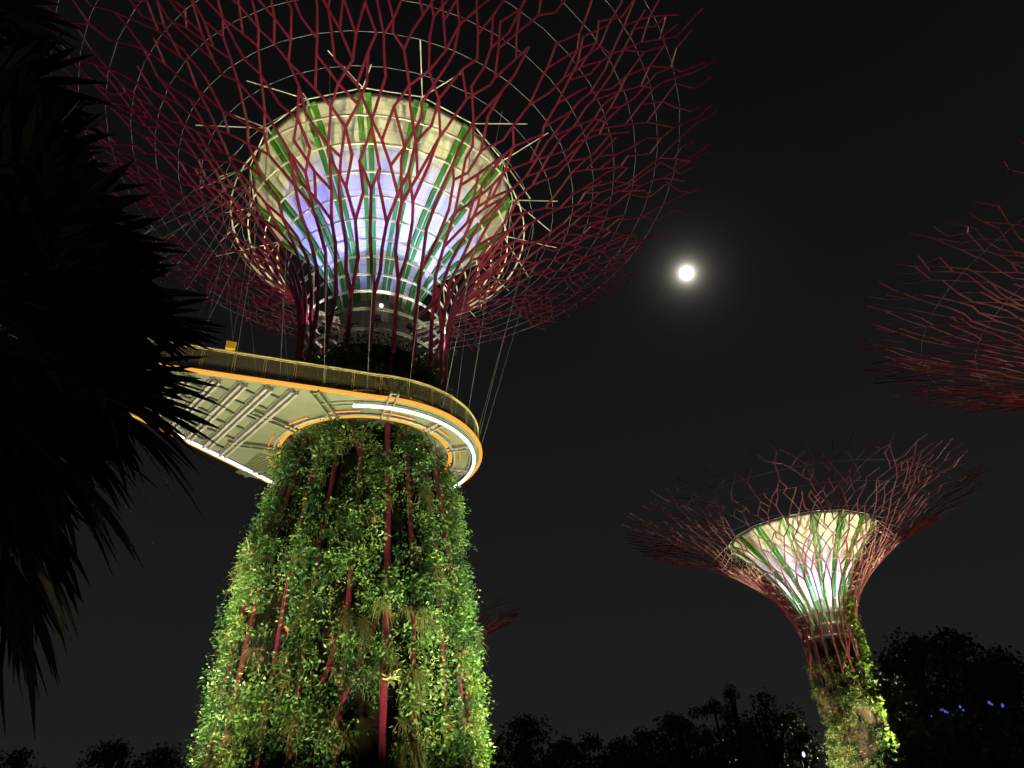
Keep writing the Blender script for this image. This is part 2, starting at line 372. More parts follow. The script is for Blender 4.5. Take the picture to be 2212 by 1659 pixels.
    while cur:
        if t > .55: off = .5
        new = {}; dt = (.050 if off == 1 else .041); t += dt; lvl += 1
        last = t > .93
        for c, j in cur.items():
            u = rng.random(); wide = off == .5
            pf = .52 if not wide else (.56 if t < .78 else .42)
            if t > .74 and rng.random() < .05: continue   # an open end
            arms = [0] if u < .30 else ([-1, 1] if u < .30 + pf else [int(rng.choice([-1, 1]))])
            if j[1] < t - dt * 1.3: arms = [0]
            for sd in arms:
                tc = (c + sd * off) % M4; tgt = new.get(tc)
                if tgt is None:
                    tt = t + J(dt * .30) + (dt * .25 if sd else 0)
                    if last: tt = min(tt + J(.03), 1.015)
                    tgt = new[tc] = ((c + sd * off) / 4 + J(.05 if not wide else .035), tt, j[2])
                edge(j, tgt)
        if last:
            for j in new.values():
                if rng.random() < .85: edge(j, (j[0] + J(.09), min(j[1] + rng.uniform(.02, .075), 1.045), j[2]))
            break
        cur = new
    for k in range(nrib):
        th0 = rot + D * k; mb = MBS[k]
        # lower part: the rib goes on down the trunk, with a diagonal brace to its neighbour
        if ribs_down:
            zt = P[0][1]; zs = np.linspace(zt, 0.2, 14); wob = rng.uniform(-.5, .5) * D * (k != 0)
            fn = (lambda th0, wob, zt: (lambda z: th0 + wob * (1 - z / zt)))(th0, wob, zt); rib_fns.append(fn)
            mb.tube([np.array([(trf(z) - rec * (k != 0)) * math.cos(fn(z)), (trf(z) - rec * (k != 0)) * math.sin(fn(z)), z]) for z in zs], (.13 if k else .16) * tk, 6)
            for _ in range(1):
                za = rng.uniform(.35, .98) * zt; zc = za - rng.uniform(4, 6); s = rng.choice([-1, 1])
                g2 = (lambda fn, za, zc, s: (lambda z: fn(z) + s * D * (za - z) / (za - zc) if zc < z < za else 99))(fn, za, zc, s); rib_fns.append(g2)
                mb.tube([np.array([(trf(z) - rec - .04) * math.cos(g2(z)), (trf(z) - rec - .04) * math.sin(g2(z)), z]) for z in np.linspace(za - .01, max(zc, .2) + .01, 6)], .11 * tk, 6)
        mb.build('branch', steel, root)
    # white hoops inside the branches, grey cable rings further out
    for z, r in hoops:
        mb = MB()
        for dz in (-.07, .07): mb.tube([(r * math.cos(q), r * math.sin(q), z + dz * tk) for q in np.arange(nrib * 2) * math.pi / nrib + rot], .042 * tk, 5, closed=True)
        for q in np.arange(nrib) * 2 * math.pi / nrib + rot: mb.tube([(r * math.cos(q), r * math.sin(q), z - .07 * tk), (r * math.cos(q), r * math.sin(q), z + .07 * tk)], .028 * tk, 4)
        mb.build('hoop', M_WHITE, root)
    for t in rings:
        mb = MB(); mb.tube([surf(q, t, -.1) for q in np.arange(nrib * 2) * math.pi / nrib + rot], .014 * tk, 4, closed=True)
        mb.build('cable_ring', M_GREY, root)
    # white struts from the bowl rim out to the branches
    if struts:
        br, bz = bp[-1]
        for k in range(nf):
            a = frot + 2 * math.pi * (k + .5) / nf; mb = MB(); hub = np.array([(br + .35) * math.cos(a), (br + .35) * math.sin(a), bz + .1])
            for da, tt in ((-.11, .52 + rng.uniform(0, .13)), (.10, .53 + rng.uniform(0, .13)), (rng.uniform(-.03, .03), .44)):
                mb.tube([hub, surf(a + da * rng.uniform(.8, 1.3), tt)], .040 * tk, 6)
            mb.tube([hub, np.array([br * math.cos(a), br * math.sin(a), bz - .2])], .08 * tk, 6)
            a2 = a + 2 * math.pi / nf; mb.tube([hub, np.array([(br + .35) * math.cos(a2), (br + .35) * math.sin(a2), bz + .1])], .045 * tk, 6)
            mb.build('strut', M_WHITE, root)
    return root, surf, rib_fns, trf

# ---- the big tower in front
AX, AY = -9.5, 39.2
TO_CAM = np.array([-AX, -AY]) / math.hypot(AX, AY); CA = math.atan2(TO_CAM[1], TO_CAM[0])
prof1 = [(5.05, 27), (5.0, 29), (5.08, 31), (5.35, 33.2), (6.1, 35.6), (7.7, 38.0), (10.4, 40.6), (14.3, 43.3), (19.4, 46.0), (25.9, 48.4)]
bowl1 = [(2.45, 33.0), (3.0, 35.2), (4.6, 38.4), (7.1, 41.8), (10.1, 45.1)]
trunk1 = [(7.0, 0), (6.72, 4), (6.42, 8.5), (6.2, 12), (5.65, 16), (5.15, 19), (4.7, 21.5), (4.5, 22.8), (4.4, 25), (4.4, 28.2)]
hp = curve(prof1, 200)
def hoop_at(p, zs, k=.12): return [(z, float(np.interp(z, p[:, 1], p[:, 0])) - k) for z in zs]
big, surf1, ribs1, trf1 = tower((AX, AY, 0), 'huge steel tree tower in front with red branches, blue lit bowl and leafy green trunk', prof1, bowl1, trunk1, 5,
    hoops=hoop_at(hp, (28.6, 30.2, 31.6, 32.9, 34.2, 35.4, 36.6, 37.8, 39.0, 40.2, 41.3)), rings=(.47, .53, .59, .65, .71, .77, .83, .89, .95), rot=CA + .235, frot=CA)
rng = np.random.default_rng(11)
planting(big, trf1, 1.0, 27.5, rng, 215, 1.25, TO_CAM, (7, .35, 4.2, 2.8, .35, .3, .3), ribs1, protr=.75, gap=.0, lk=1.08, clear=CA + .235, bright=lambda a, z: 14 if (z < 9 and math.sin(a - CA) > .7) else 1)
# dim planting and shapes round the neck
mb = MB()
for _ in range(260):
    a = CA + rng.uniform(-1.8, 1.8); z = rng.uniform(26.3, 29.6) - abs(rng.normal()) * .4; r = rng.uniform(3.2, 4.4)
    shrub(mb, np.array([r * math.cos(a), r * math.sin(a), z]), np.array([math.cos(a), math.sin(a), 0]), rng, 18, .5, .22, .12, 0)
o = mb.build('neck_planting', [LEAF[3]], big); o['kind'] = 'stuff'

def neck_fittings(root, prof_r, z, angs, ca, col, power):
    for da in angs:
        a = ca + da; r = prof_r - .75; p = np.array([r * math.cos(a), r * math.sin(a), z])
        mb = MB(); ax = np.array([[math.cos(a), math.sin(a), 0], [-math.sin(a), math.cos(a), 0], [0, 0, 1]])
        mb.box(p, (.16, .22, .14), ax, 0); mb.box(p + np.array([0, 0, .155]), (.12, .18, .012), ax, 1); mb.tube([p - np.array([0, 0, .14]), p - np.array([0, 0, .7])], .04, 6, 0)
        mb.build('spotlight', [M_HOUSE, M_LENS], root)
        lamp('neck_lamp', p + np.array([0, 0, .25]), p + np.array([math.cos(a) * 1.1, math.sin(a) * 1.1, 1.5]), power, col, 110, .8, .1, parent=root)
neck_fittings(big, 5.0, 30.0, (-1.45, -.95, .02, .55, 1.35, 2.4, -2.4), CA, (1, .80, .85), 600)
mb = MB(); a = CA + .10; rr = 2.62
mb.box((rr * math.cos(a), rr * math.sin(a), 32.0), (.03, .55, 1.0), [[math.cos(a), math.sin(a), 0], [-math.sin(a), math.cos(a), 0], [0, 0, 1]])
mb.box(((rr + .06) * math.cos(a), (rr + .06) * math.sin(a), 32.35), (.02, .11, .13), [[math.cos(a), math.sin(a), 0], [-math.sin(a), math.cos(a), 0], [0, 0, 1]], 1)
mb.build('service_door', [M_CONC, M_DOORLIGHT], big)

# lamps of the big tower (positions relative to its root)
def ring_pos(r, a, z): return (r * math.cos(a), r * math.sin(a), z)
for i in range(24):                                     # blue wash on the lower bowl
    a = CA + 2 * math.pi * (i + .5) / 24; hue = [(.17, .15, 1), (.20, .22, 1), (.28, .28, 1), (.19, .24, 1), (.23, .18, 1)][i % 5]
    lamp('blue_wash', ring_pos(4.0, a, 32.0), ring_pos(5.3, a, 42), 6800, hue, 26, .12, .05, big)
for i in range(12):                                     # weak lamps added to fill the foot of the bowl with blue
    a = CA + 2 * math.pi * (i + .5) / 12
    lamp('bowl_fill', ring_pos(4.7, a, 30.9), ring_pos(3.0, a, 36.6), 900, (.30, .32, 1), 46, 1.0, .06, big)
for i in range(12):                                     # warm wash on the upper bowl, from the walkway edge
    a = CA + 2 * math.pi * (i + .3) / 12
    lamp('warm_wash', ring_pos(7.0, a, 23.6), ring_pos(10.0, a, 45.0), 11500, (1, .93, .38), 22, .55, .12, big)
for i in range(8):                                      # red light on the branches, from the ground
    a = CA + 2 * math.pi * (i + .5) / 8
    lamp('red_flood', ring_pos(20, a, .5), ring_pos(20.5, a, 40), 12500, (1, .48, .58), 42, .6, .3, big)
for i in range(8):
    a = CA + 2 * math.pi * (i + .25) / 8
    lamp('red_uplight', ring_pos(6.6, a, 26.5), ring_pos(13, a, 40), 160, (1, .42, .48), 70, .8, .2, big)
for da, r, p, col, tz_ in ((-1.6, 15.0, 27000, (1, 1, .58), 12), (1.5, 14.0, 32000, (.96, 1, .55), 11), (1.9, 12, 9000, (1, 1, .45), 8), (-.75, 11.5, 10000, (1, .97, .55), 16), (-.1, 11.5, 9000, (1, .95, .55), 16), (.55, 11.5, 10000, (.95, 1, .55), 16), (1.05, 12, 12000, (.85, 1, .62), 18), (-1.15, 12, 9000, (.85, 1, .62), 18), (-.5, 19, 15000, (1, .97, .62), 19), (.6, 19, 15000, (.9, 1, .68), 20), (-1.3, 18, 12000, (.9, 1, .62), 20), (1.3, 18, 10000, (.8, 1, .7), 20)):
    lamp('garden_flood', ring_pos(r, CA + da, .6), ring_pos(5.5, CA + da * .9, tz_), p * 1.15, col, 70, .9, .2, big)

# ---- the second tower on the right
BX, BY = 39.8, 96.1
d2 = np.array([-BX, -BY]) / math.hypot(BX, BY); CB = math.atan2(d2[1], d2[0])
prof2 = [(3.55, 16.5), (3.4, 19), (3.55, 21.5), (4.3, 24.5), (6.0, 27.3), (9.0, 30.2), (13.2, 33.2), (18.2, 35.9), (23.6, 38.2)]
bowl2 = [(2.1, 22.6), (2.7, 24.6), (4.2, 27.8), (6.6, 31.3), (9.7, 34.9)]
trunk2 = [(4.0, 0), (3.75, 4), (3.5, 8), (3.4, 12), (3.3, 15.5), (3.2, 18), (3.15, 20.6)]
hp2 = curve(prof2, 200)
sec, surf2, ribs2, trf2 = tower((BX, BY, 0), 'slim steel tree tower at right with cream bowl and lime creepers up one side', prof2, bowl2, trunk2, 9, nrib=18, tk=.88,
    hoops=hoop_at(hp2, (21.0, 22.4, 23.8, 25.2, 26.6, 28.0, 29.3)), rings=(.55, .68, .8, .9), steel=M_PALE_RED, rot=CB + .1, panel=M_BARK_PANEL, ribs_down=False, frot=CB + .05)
rng = np.random.default_rng(23)
planting(sec, trf2, .5, 18.5, rng, 62, 1.1, d2, (5, 1.5, .35, 1.0, 2.4, .12, 1.9), ribs2, protr=.4, gap=-.05, lk=1.9)
mb = MB()
for _ in range(260):                                     # lime creeper running up the right-hand side
    z = rng.uniform(2, 25.5); a = CB + 1.05 + .12 * math.sin(z * .7) + rng.normal() * .13; r = 3.35 + (.2 if z > 17 else 0) + max(0, z - 22) * .2; mb.tint = rng.random()
    if noise.noise(Vector((z * .5, 0, 4))) < -.15: continue
    o3 = np.array([math.cos(a), math.sin(a), 0]); shrub(mb, o3 * r + np.array([0, 0, z]), o3, rng, 14, .45, .36, .28, 0)
mb.build('lime_creeper', [LEAF[5]], sec)
neck_fittings(sec, 3.5, 21.3, (-1.2, .1, 1.3, 3.0), CB, (1, .9, .75), 300)
for i in range(16):
    a = CB + 2 * math.pi * (i + .5) / 16
    lamp('blue_wash', ring_pos(2.9, a, 22.6), ring_pos(5.6, a, 32.6), 7500, (.50, .55, 1), 24, .2, .05, sec)
    lamp('bowl_fill', ring_pos(3.3, a, 21.4), ring_pos(3.4, a, 29.0), 2400, (.62, .70, 1), 30, .5, .05, sec)  # added fill for the lower bowl
for i in range(12):
    a = CB + 2 * math.pi * (i + .3) / 12
    lamp('warm_wash', ring_pos(12.0, a, .8), ring_pos(8.7, a, 34.4), 66000, (1, .96, .58), 13, .5, .2, sec)
for da in (-.9, -.3, .3, .9):
    lamp('canopy_flood', ring_pos(17, CB + da, .8), ring_pos(17.5, CB + da, 37), 26000, (1, .86, .66), 32, .7, .2, sec)
for i in range(6):
    a = CB + 2 * math.pi * (i + .5) / 6
    lamp('red_uplight', ring_pos(5.0, a, 19), ring_pos(10.5, a, 31.5), 1700, (1, .12, .20), 85, .7, .2, sec)
    lamp('rim_light', ring_pos(7.5, a, 35.6), ring_pos(17, a, 37.5), 900, (1, .86, .62), 90, .8, .2, sec)
for da, p, col in ((-1.4, 16000, (1, .93, .6)), (-.5, 13000, (1, .88, .6)), (.5, 14000, (1, .93, .6)), (1.35, 40000, (.95, 1, .55)), (1.2, 30000, (.95, 1, .5))):
    lamp('garden_flood', ring_pos(11, CB + da, .6), ring_pos(3.4, CB + da, 20 if da == 1.2 else 9), p * 1.7, col, 50, .9, .2, sec)

# ---- the third tower, cut by the right edge, and the far one behind the trunk
def small_tower(loc, label, r, z, seed, k, lights, hub, nrib=18):
    prof = [(3.6, z - 21.5), (3.5, z - 18), (4.2, z - 14), (6.0, z - 11), (9.2 * r / 24, z - 8), (13.8 * r / 24, z - 5), (19 * r / 24, z - 2.3), (r, z)]
    bow = [(2.2, z - 15.5), (2.8, z - 13.4), (4.3, z - 10.2), (6.7, z - 6.8), (9.6, z - 3.2)]
    trk = [(4.8, 0), (4.2, 5), (3.8, z * .35), (3.5, z - 21)]
    d = np.array([-loc[0], -loc[1]]); ca = math.atan2(d[1], d[0]); p = curve(prof, 100)
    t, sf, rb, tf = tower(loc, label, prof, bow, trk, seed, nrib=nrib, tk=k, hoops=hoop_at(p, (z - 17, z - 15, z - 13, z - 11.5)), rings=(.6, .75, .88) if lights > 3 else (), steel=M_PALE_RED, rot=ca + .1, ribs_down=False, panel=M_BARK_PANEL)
    for i in range(6):
        a = ca + 2 * math.pi * (i + .5) / 6
        lamp('red_uplight', ring_pos(5.0, a, z - 19), ring_pos(11.5, a, z - 6), 420 * lights, (1, .13, .14), 85, .7, .2, t)
        if lights > 3:
            lamp('rim_light', ring_pos(7.5, a, z - 2.6), ring_pos(17, a, z - .8), 2600, (1, .80, .55), 90, .8, .2, t)
            lamp('warm_wash', ring_pos(7.0, a, z - 16), ring_pos(7.2, a, z - 4), 3800, (1, .9, .6), 75, .6, .1, t)
    for da in ((-.9, -.3, .3, .9) if lights > 5 else ()):
        lamp('canopy_flood', ring_pos(17, ca + da, .8), ring_pos(17.5, ca + da, z), 9000, (1, .80, .62), 34, .7, .2, t)
    return t
third = small_tower((57.1, 45.4, 0), 'steel tree tower cut off by the right edge with dim thin red branches', 24.3, 39.2, 31, .85, 9, None, 25)
q4 = at(912, 1338, 170)
fourth = small_tower((q4[0], q4[1], 0), 'far small steel tree tower mostly hidden behind the leafy trunk', 22, 45.6, 21, 1.0, 4, None)

# ------------------------------------------------------------------ aerial walkway round the big tower
ZD = 22.0
CEN = np.array([AX, AY]); RO, RI = 7.25, 5.3
EX = np.array([-.72, -.694]); NX = np.array([.694, -.72])          # along the walkway, and towards its near edge
def wp(u, v, z): p = CEN + EX * u + NX * v; return np.array([p[0], p[1], z])
# outline in (u, v): straight near edge and far edge, both tangent to the ring, closing in on the path
def edge_v(u, side):                                               # half width of the wedge at u
    if side > 0: n = np.array([.378, -.926]); c = 7.2
    else: n = np.array([-.901, .433]); c = 7.55
    p0 = EX * u; return (c - p0 @ n) / (NX @ n)
def ang_uv(a): d = np.array([math.cos(a), math.sin(a)]); return d @ EX, d @ NX
TN = math.atan2(-.926, .378); TF = math.atan2(.433, -.901)          # tangent directions
uend = 17.2
ring = []
a = TN
while a < TF - 1e-6: ring.append(CEN + RO * np.array([math.cos(a), math.sin(a)])); a += math.radians(4)
ring.append(CEN + 7.5 * np.array([math.cos(TF), math.sin(TF)]))
un = ang_uv(TN)[0] * RO; uf = ang_uv(TF)[0] * 7.5
near = [CEN + EX * u + NX * edge_v(u, 1) for u in np.linspace(uend, un, 22)]
far = [CEN + EX * u + NX * edge_v(u, -1) for u in np.linspace(uf, uend, 22)]
vN, vF = edge_v(uend, 1), edge_v(uend, -1)
tail_n = [CEN + EX * (uend + s) + NX * vN for s in (14, 7)]; tail_f = [CEN + EX * (uend + s) + NX * vF for s in (7, 14)]
outline = tail_n + near[:-1] + ring + far[1:] + tail_f
walk = empty('aerial_walkway', (AX, AY, 0), 'curved elevated walkway ringing the big trunk with glowing orange edges', 'walkway')
def rel(p): return np.array([p[0] - AX, p[1] - AY, p[2]])
def B(mb, name, m, smooth=False):
    mb.v = [(x - AX, y - AY, z) for x, y, z in mb.v]; return mb.build(name, m, walk, smooth)
# deck slab: outline with a round hole, made as a strip between hole and outline
mb = MB(); O = [np.array(p) for p in outline]; k = len(O)
hole = []
for p in O:
    d = p - CEN; d = d / np.linalg.norm(d); hole.append(CEN + RI * d)
# fan strip (the tail needs no hole: it is star-shaped about the trunk centre)
for zz, flip in ((ZD + .05, True), (ZD + .30, False)):
    vs = [(*p, zz) for p in O] + [(*p, zz) for p in hole]
    mb.add(vs, [((i, k + i, k + i + 1, i + 1) if flip else (i + 1, k + i + 1, k + i, i)) for i in range(k - 1)])
vs = [(*p, ZD + .05) for p in O] + [(*p, ZD + .30) for p in O]
mb.add(vs, [(i, i + 1, k + i + 1, k + i) for i in range(k - 1)])
# close the rear of the ring between the two tangents through the left side of the hole
aa = np.linspace(math.atan2(*(O[-1] - CEN)[::-1]), math.atan2(*(O[0] - CEN)[::-1]) + 2 * math.pi, 12)
vs = [(*(CEN + RI * np.array([math.cos(q), math.sin(q)])), ZD + .05) for q in aa] + [(*O[-1], ZD + .05), (*O[0], ZD + .05)]
mb.add(vs, [tuple(range(12)) + (13, 12)])
B(mb, 'deck', M_DECK)
mb = MB(); mb.tube([(*p, ZD + .13) for p in outline[4:-4]], .125, 10); B(mb, 'edge_light', M_ORANGE, True)
circ = lambda r, z, a0, a1, n: [(AX + r * math.cos(q), AY + r * math.sin(q), z) for q in np.linspace(a0, a1, n)]
mb = MB(); mb.tube(circ(RI, ZD + .05, 0, 2 * math.pi, 97)[:-1], .13, 10, closed=True); B(mb, 'inner_edge_light', M_ORANGE, True)
mb = MB(); mb.tube(circ(RI + .28, ZD - .06, 0, 2 * math.pi, 97)[:-1], .07, 6, closed=True); B(mb, 'inner_ring_beam', M_BEAM)
for i in range(12):
    a0 = CA - math.pi + math.radians(30 * i + 6)
    mb = MB(); mb.tube(circ(RI + .62, ZD - .03, a0, a0 + math.radians(19), 8), .06, 6); B(mb, 'orange_trim', M_ORANGE2)
mb = MB(); mb.tube(circ(RO - .42, ZD - .22, math.radians(-84), math.radians(54), 60), .095, 8); B(mb, 'light_strip', M_STRIP)
mb = MB(); mb.tube([(*(CEN + EX * u + NX * (edge_v(u, -1) + .50)), ZD - .10) for u in np.linspace(uf + .2, uf + 8.6, 20)], .095, 8); B(mb, 'light_strip', M_STRIP)
# radial beam pairs under the ring
for i in range(12):
    a0 = CA + math.radians(30 * i + 9); mb = MB()
    r1 = RO - .55
    d = np.array([math.cos(a0), math.sin(a0)]); tg = np.array([-d[1], d[0]])
    if d @ EX > .3: r1 = RO + 1.0
    for s in (-.2, .2):
        a, b = CEN + d * (RI - .05) + tg * s, CEN + d * r1 + tg * s; mb.bar((*a, ZD - .06), (*b, ZD - .06), .09, .2)
    for q in np.linspace(RI + .5, r1 - .2, 3):
        a = CEN + d * q; mb.bar((*(a - tg * .2), ZD - .02), (*(a + tg * .2), ZD - .02), .1, .1)
    B(mb, 'radial_beam', M_BEAM2 if d @ EX > .3 else M_BEAM)
for r, m in ((RI + 1.25, M_BEAM2), (RI + 1.6, M_BEAM2)):
    mb = MB(); mb.tube(circ(r, ZD + .0, math.radians(-95), math.radians(75), 60), .045, 5); B(mb, 'soffit_batten', m)
# straight beam pairs across the wedge, with short dark cross pieces between
us = [7.25 + 1.2 * i for i in range(11)]
for u in us:
    v1 = edge_v(u, 1) - .3; v0 = edge_v(u, -1) + .68; mb = MB()
    inner = math.sqrt(max(0, (RI + .9) ** 2 - u * u)) if u < RI + .9 else 0
    for s in (-.15, .15):
        if inner:
            mb.bar(wp(u + s, inner, ZD - .1), wp(u + s, v1, ZD - .1), .13, .26); mb.bar(wp(u + s, v0, ZD - .1), wp(u + s, -inner, ZD - .1), .13, .26)
        else: mb.bar(wp(u + s, v0, ZD - .1), wp(u + s, v1, ZD - .1), .13, .26)
    mb.bar(wp(u, v0 + .1, ZD + .0), wp(u, v1 - .1, ZD + .0), .10, .06, mi=1); mb.bar(wp(u + .31, v0 + .1, ZD + .01), wp(u + .31, v1 - .1, ZD + .01), .07, .06, mi=1)  # thin dark bars paint in the shade between and beside the beams
    B(mb, 'cross_beam', [M_BEAM, M_DARK])
for i, u in enumerate(us[:-1]):
    mb = MB(); v1 = edge_v(u + .6, 1) - .6; v0 = edge_v(u + .6, -1) + .6; n = max(2, int((v1 - v0) / 1.25))
    for j in range(n):
        v = v0 + (v1 - v0) * (j + .5) / n
        if math.hypot(u + .6, v) < RI + 1.2: continue
        mb = MB(); mb.bar(wp(u + .3, v, ZD - .02), wp(u + .92, v + .1, ZD - .02), .16, .12); B(mb, 'cross_piece', M_DARK)
# corrugated soffit sheets next to the trunk
mb = MB()
for v in np.arange(-6.6, -3.2, .22):
    mb.bar(wp(1.2, v, ZD + .02), wp(5.6, v, ZD + .02), .07, .05)
B(mb, 'corrugated_soffit', M_DECK)
# balustrade: handrail, posts and wire mesh on every edge
ZT = ZD + .30; HR = 1.42
def inset(P, d):
    o = []
    for i, p in enumerate(P):
        t = P[min(i + 1, len(P) - 1)] - P[max(i - 1, 0)]; t = t / np.linalg.norm(t); o.append(p + np.array([-t[1], t[0]]) * d)
    return o
rl = inset(O, .12)
mb = MB(); mb.tube([(*p, ZT + HR) for p in rl], .05, 8); mb.tube([(*p, ZT + HR - .11) for p in rl], .025, 6); mb.tube([(*p, ZT + .10) for p in rl], .03, 6); B(mb, 'handrail', M_RAIL)
mb = MB(); vs = [(*p, ZT + .1) for p in rl] + [(*p, ZT + HR - .1) for p in rl]; mb.add(vs, [(i, i + 1, k + i + 1, k + i) for i in range(k - 1)]); B(mb, 'wire_mesh', M_MESH)
dl = np.r_[0, np.cumsum([np.linalg.norm(rl[i + 1] - rl[i]) for i in range(k - 1)])]; X = np.array(rl)
def along(s): return np.array([np.interp(s, dl, X[:, 0]), np.interp(s, dl, X[:, 1])])
s = 9.0; posts = []
while s < dl[-1] - 8:
    p = along(s); t = along(s + .1) - along(s - .1); t /= np.linalg.norm(t); mb = MB()
    for q in (-.05, .05): mb.bar((*(p + t * q), ZT - .05), (*(p + t * q), ZT + HR), .03, .07, up=(t[1], -t[0], 0))
    B(mb, 'post', M_RAIL); posts.append(s); s += 1.55
ri = [CEN + (RI + .1) * np.array([math.cos(q), math.sin(q)]) for q in np.linspace(0, 2 * math.pi, 73)]
mb = MB(); mb.tube([(*p, ZT + HR) for p in ri[:-1]], .045, 6, closed=True)
for p in ri[:-1:3]: mb.tube([(*p, ZT), (*p, ZT + HR)], .025, 5)
B(mb, 'inner_handrail', M_RAIL)
# stay cables up to the branches
rng = np.random.default_rng(3); s = 10.0
while s < dl[-1] - 9:
    p = along(s) ; d = p - CEN; a = math.atan2(d[1], d[0]); q = surf1(a + rng.uniform(-.05, .05), rng.uniform(.42, .60)); mb = MB()
    mb.tube([(*(p), ZT), (q[0] + AX, q[1] + AY, q[2])], .010, 4); B(mb, 'stay_cable', M_GREY); s += 2.3
# yellow box on the near handrail
pb = np.array([-14.75, 29.32]); mb = MB(); bx_ax = [[-.926, -.378, 0], [.378, -.926, 0], [0, 0, 1]]
mb.box((0, 0, .22), (.24, .12, .20), bx_ax); mb.box((0, 0, .43), (.26, .14, .018), bx_ax); mb.box((0, 0, .01), (.09, .07, .03), bx_ax)
yb = mb.build('marker_box', M_BOX); yb.location = (pb[0], pb[1], ZT + HR + .05); tag(yb, 'small yellow box standing on the walkway handrail', 'box')

for q in np.linspace(0, 2 * math.pi, 9)[:-1]:           # warm points added at deck level to brighten rail and mesh
    lamp('deck_fill', (AX + (RI + .25) * math.cos(q), AY + (RI + .25) * math.sin(q), ZT + .35), None, 48, (1, .78, .36), rad=.08)
for u in (8.5, 11.5, 14.5): p = wp(u, edge_v(u, 1) - 1.6, ZT + .35); lamp('deck_fill', p, None, 48, (1, .78, .36), rad=.08)
# people behind the mesh
SK = mat('skin', (.35, .2, .14), .6); HAIR = mat('black_hair', (.01, .009, .008), .6)
def person(px, py, inset_m, face, shirt_col, label, raise_arm=False):
    d = ray(px, py); base = EYE + d * (ZT + 1.0 - EYE[2]) / d[2]; v = base[:2] - CEN; v = v / np.linalg.norm(v)
    pos = CEN + v * (RO - inset_m)
    root = empty('person', (pos[0], pos[1], ZT), label, 'person', 'people on the walkway'); root.rotation_euler = (0, 0, face)
    def skin(name, V, E, R, m, sub=2):
        me = bpy.data.meshes.new(name); me.from_pydata(V, E, []); me.materials.append(m); o = bpy.data.objects.new(name, me); C.objects.link(o); o.parent = root
        md = o.modifiers.new('skin', 'SKIN'); md.use_smooth_shade = True
        for i, r in enumerate(R): sv = me.skin_vertices[0].data[i]; sv.radius = r if hasattr(r, '__len__') else (r, r); sv.use_root = (i == 0)
        o.modifiers.new('sub', 'SUBSURF').render_levels = sub
        return o
    V = [(0, 0, .95), (0, 0, 1.15), (0, 0, 1.36), (0, 0.01, 1.47), (0, .02, 1.56), (0, .02, 1.68), (-.10, 0, .88), (-.11, .02, .48), (-.11, 0, .08), (-.11, .16, .04), (.10, 0, .88), (.12, .02, .48), (.12, 0, .08), (.12, .16, .04),
         (-.19, 0, 1.38), (-.24, -.02, 1.12), (-.22, .12, .90), (.19, 0, 1.38), (.25, .02, 1.12) if not raise_arm else (.27, .12, 1.22), (.23, .14, .92) if not raise_arm else (.22, .30, 1.36)]
    E = [(0, 1), (1, 2), (2, 3), (3, 4), (4, 5), (0, 6), (6, 7), (7, 8), (8, 9), (0, 10), (10, 11), (11, 12), (12, 13), (2, 14), (14, 15), (15, 16), (2, 17), (17, 18), (18, 19)]
    R = [(.15, .11), (.14, .10), (.16, .10), .055, (.075, .09), (.075, .09), .085, .06, .045, .035, .085, .06, .045, .035, .06, .045, .035, .06, .045, .035]
    skin('body', V, E, R, SK)
    sm = mottled('shirt', shirt_col, tuple(min(1, c * 1.3) for c in shirt_col), 8, .8)
    skin('shirt', V[:3] + [V[14], V[15], V[17], V[18]], [(0, 1), (1, 2), (2, 3), (3, 4), (2, 5), (5, 6)], [(.17, .13), (.165, .125), (.18, .12), .075, .06, .075, .06], sm)
    skin('trousers', [V[0], V[6], V[7], V[8], V[10], V[11], V[12]], [(0, 1), (1, 2), (2, 3), (0, 4), (4, 5), (5, 6)], [(.16, .12), .095, .075, .06, .095, .075, .06], mat('dark_trousers', (.015, .016, .022), .8), 1)
    mb = MB(); mb.lathe([(.001, 1.80), (.06, 1.79), (.10, 1.75), (.112, 1.69), (.108, 1.63), (.09, 1.585)], 16, a0=math.pi * .95, a1=math.pi * 2.05); mb.lathe([(.001, 1.801), (.06, 1.791), (.10, 1.752), (.105, 1.72)], 16)
    mb.build('hair', HAIR, root, True)
person(717, 828, .75, 2.6, (.02, .02, .025), 'person in black standing behind the walkway mesh nearest the light strip start')
person(822, 833, .8, -2.9, (.34, .35, .36), 'person in a pale grey top leaning near the walkway mesh')
person(960, 865, .7, -1.5, (.03, .03, .035), 'person in dark clothes with one raised arm at the right walkway bend', True)

# ------------------------------------------------------------------ distinct plants on and near the trunk
def plant_on(px, py, zguess, label, name, build, off=.25):
    d = ray(px, py); best = None
    for tt in np.linspace(20, 70, 2500):
        p = EYE + d * tt; r = math.hypot(p[0] - AX, p[1] - AY)
        if 1 < p[2] < 29 and r < trf1(p[2]) + off: best = p; break
    if best is None: best = at(px, py, 39)
    o = np.array([best[0] - AX, best[1] - AY, 0]); o /= np.linalg.norm(o); mb = MB(); build(mb, o)
    ob = mb.build(name, [M_PALEB, LEAF[4], LEAF[2], M_TWIG, LEAF[1]]); ob.location = best; tag(ob, label, 'plant', 'single plants rooted on the big trunk'); return ob
rng = np.random.default_rng(77); Z0 = np.zeros(3)
plant_on(843, 1467, 9, 'pale cream rosette plant with pointed leaves right of the long red trunk rib', 'bromeliad', lambda mb, o: tuft(mb, Z0, o, rng, 34, .62, .16, 0, .1, 2, 1.1))
plant_on(548, 1402, 11, 'tan dried fern clump near the left edge of the big trunk', 'dry_fern', lambda mb, o: tuft(mb, Z0, o, rng, 40, .7, .10, 1, 1.1, 3))
plant_on(875, 960, 23, 'bright green fern under the walkway ring beside a red rib', 'fern', lambda mb, o: tuft(mb, Z0, o, rng, 36, .75, .12, 2, .8, 3))
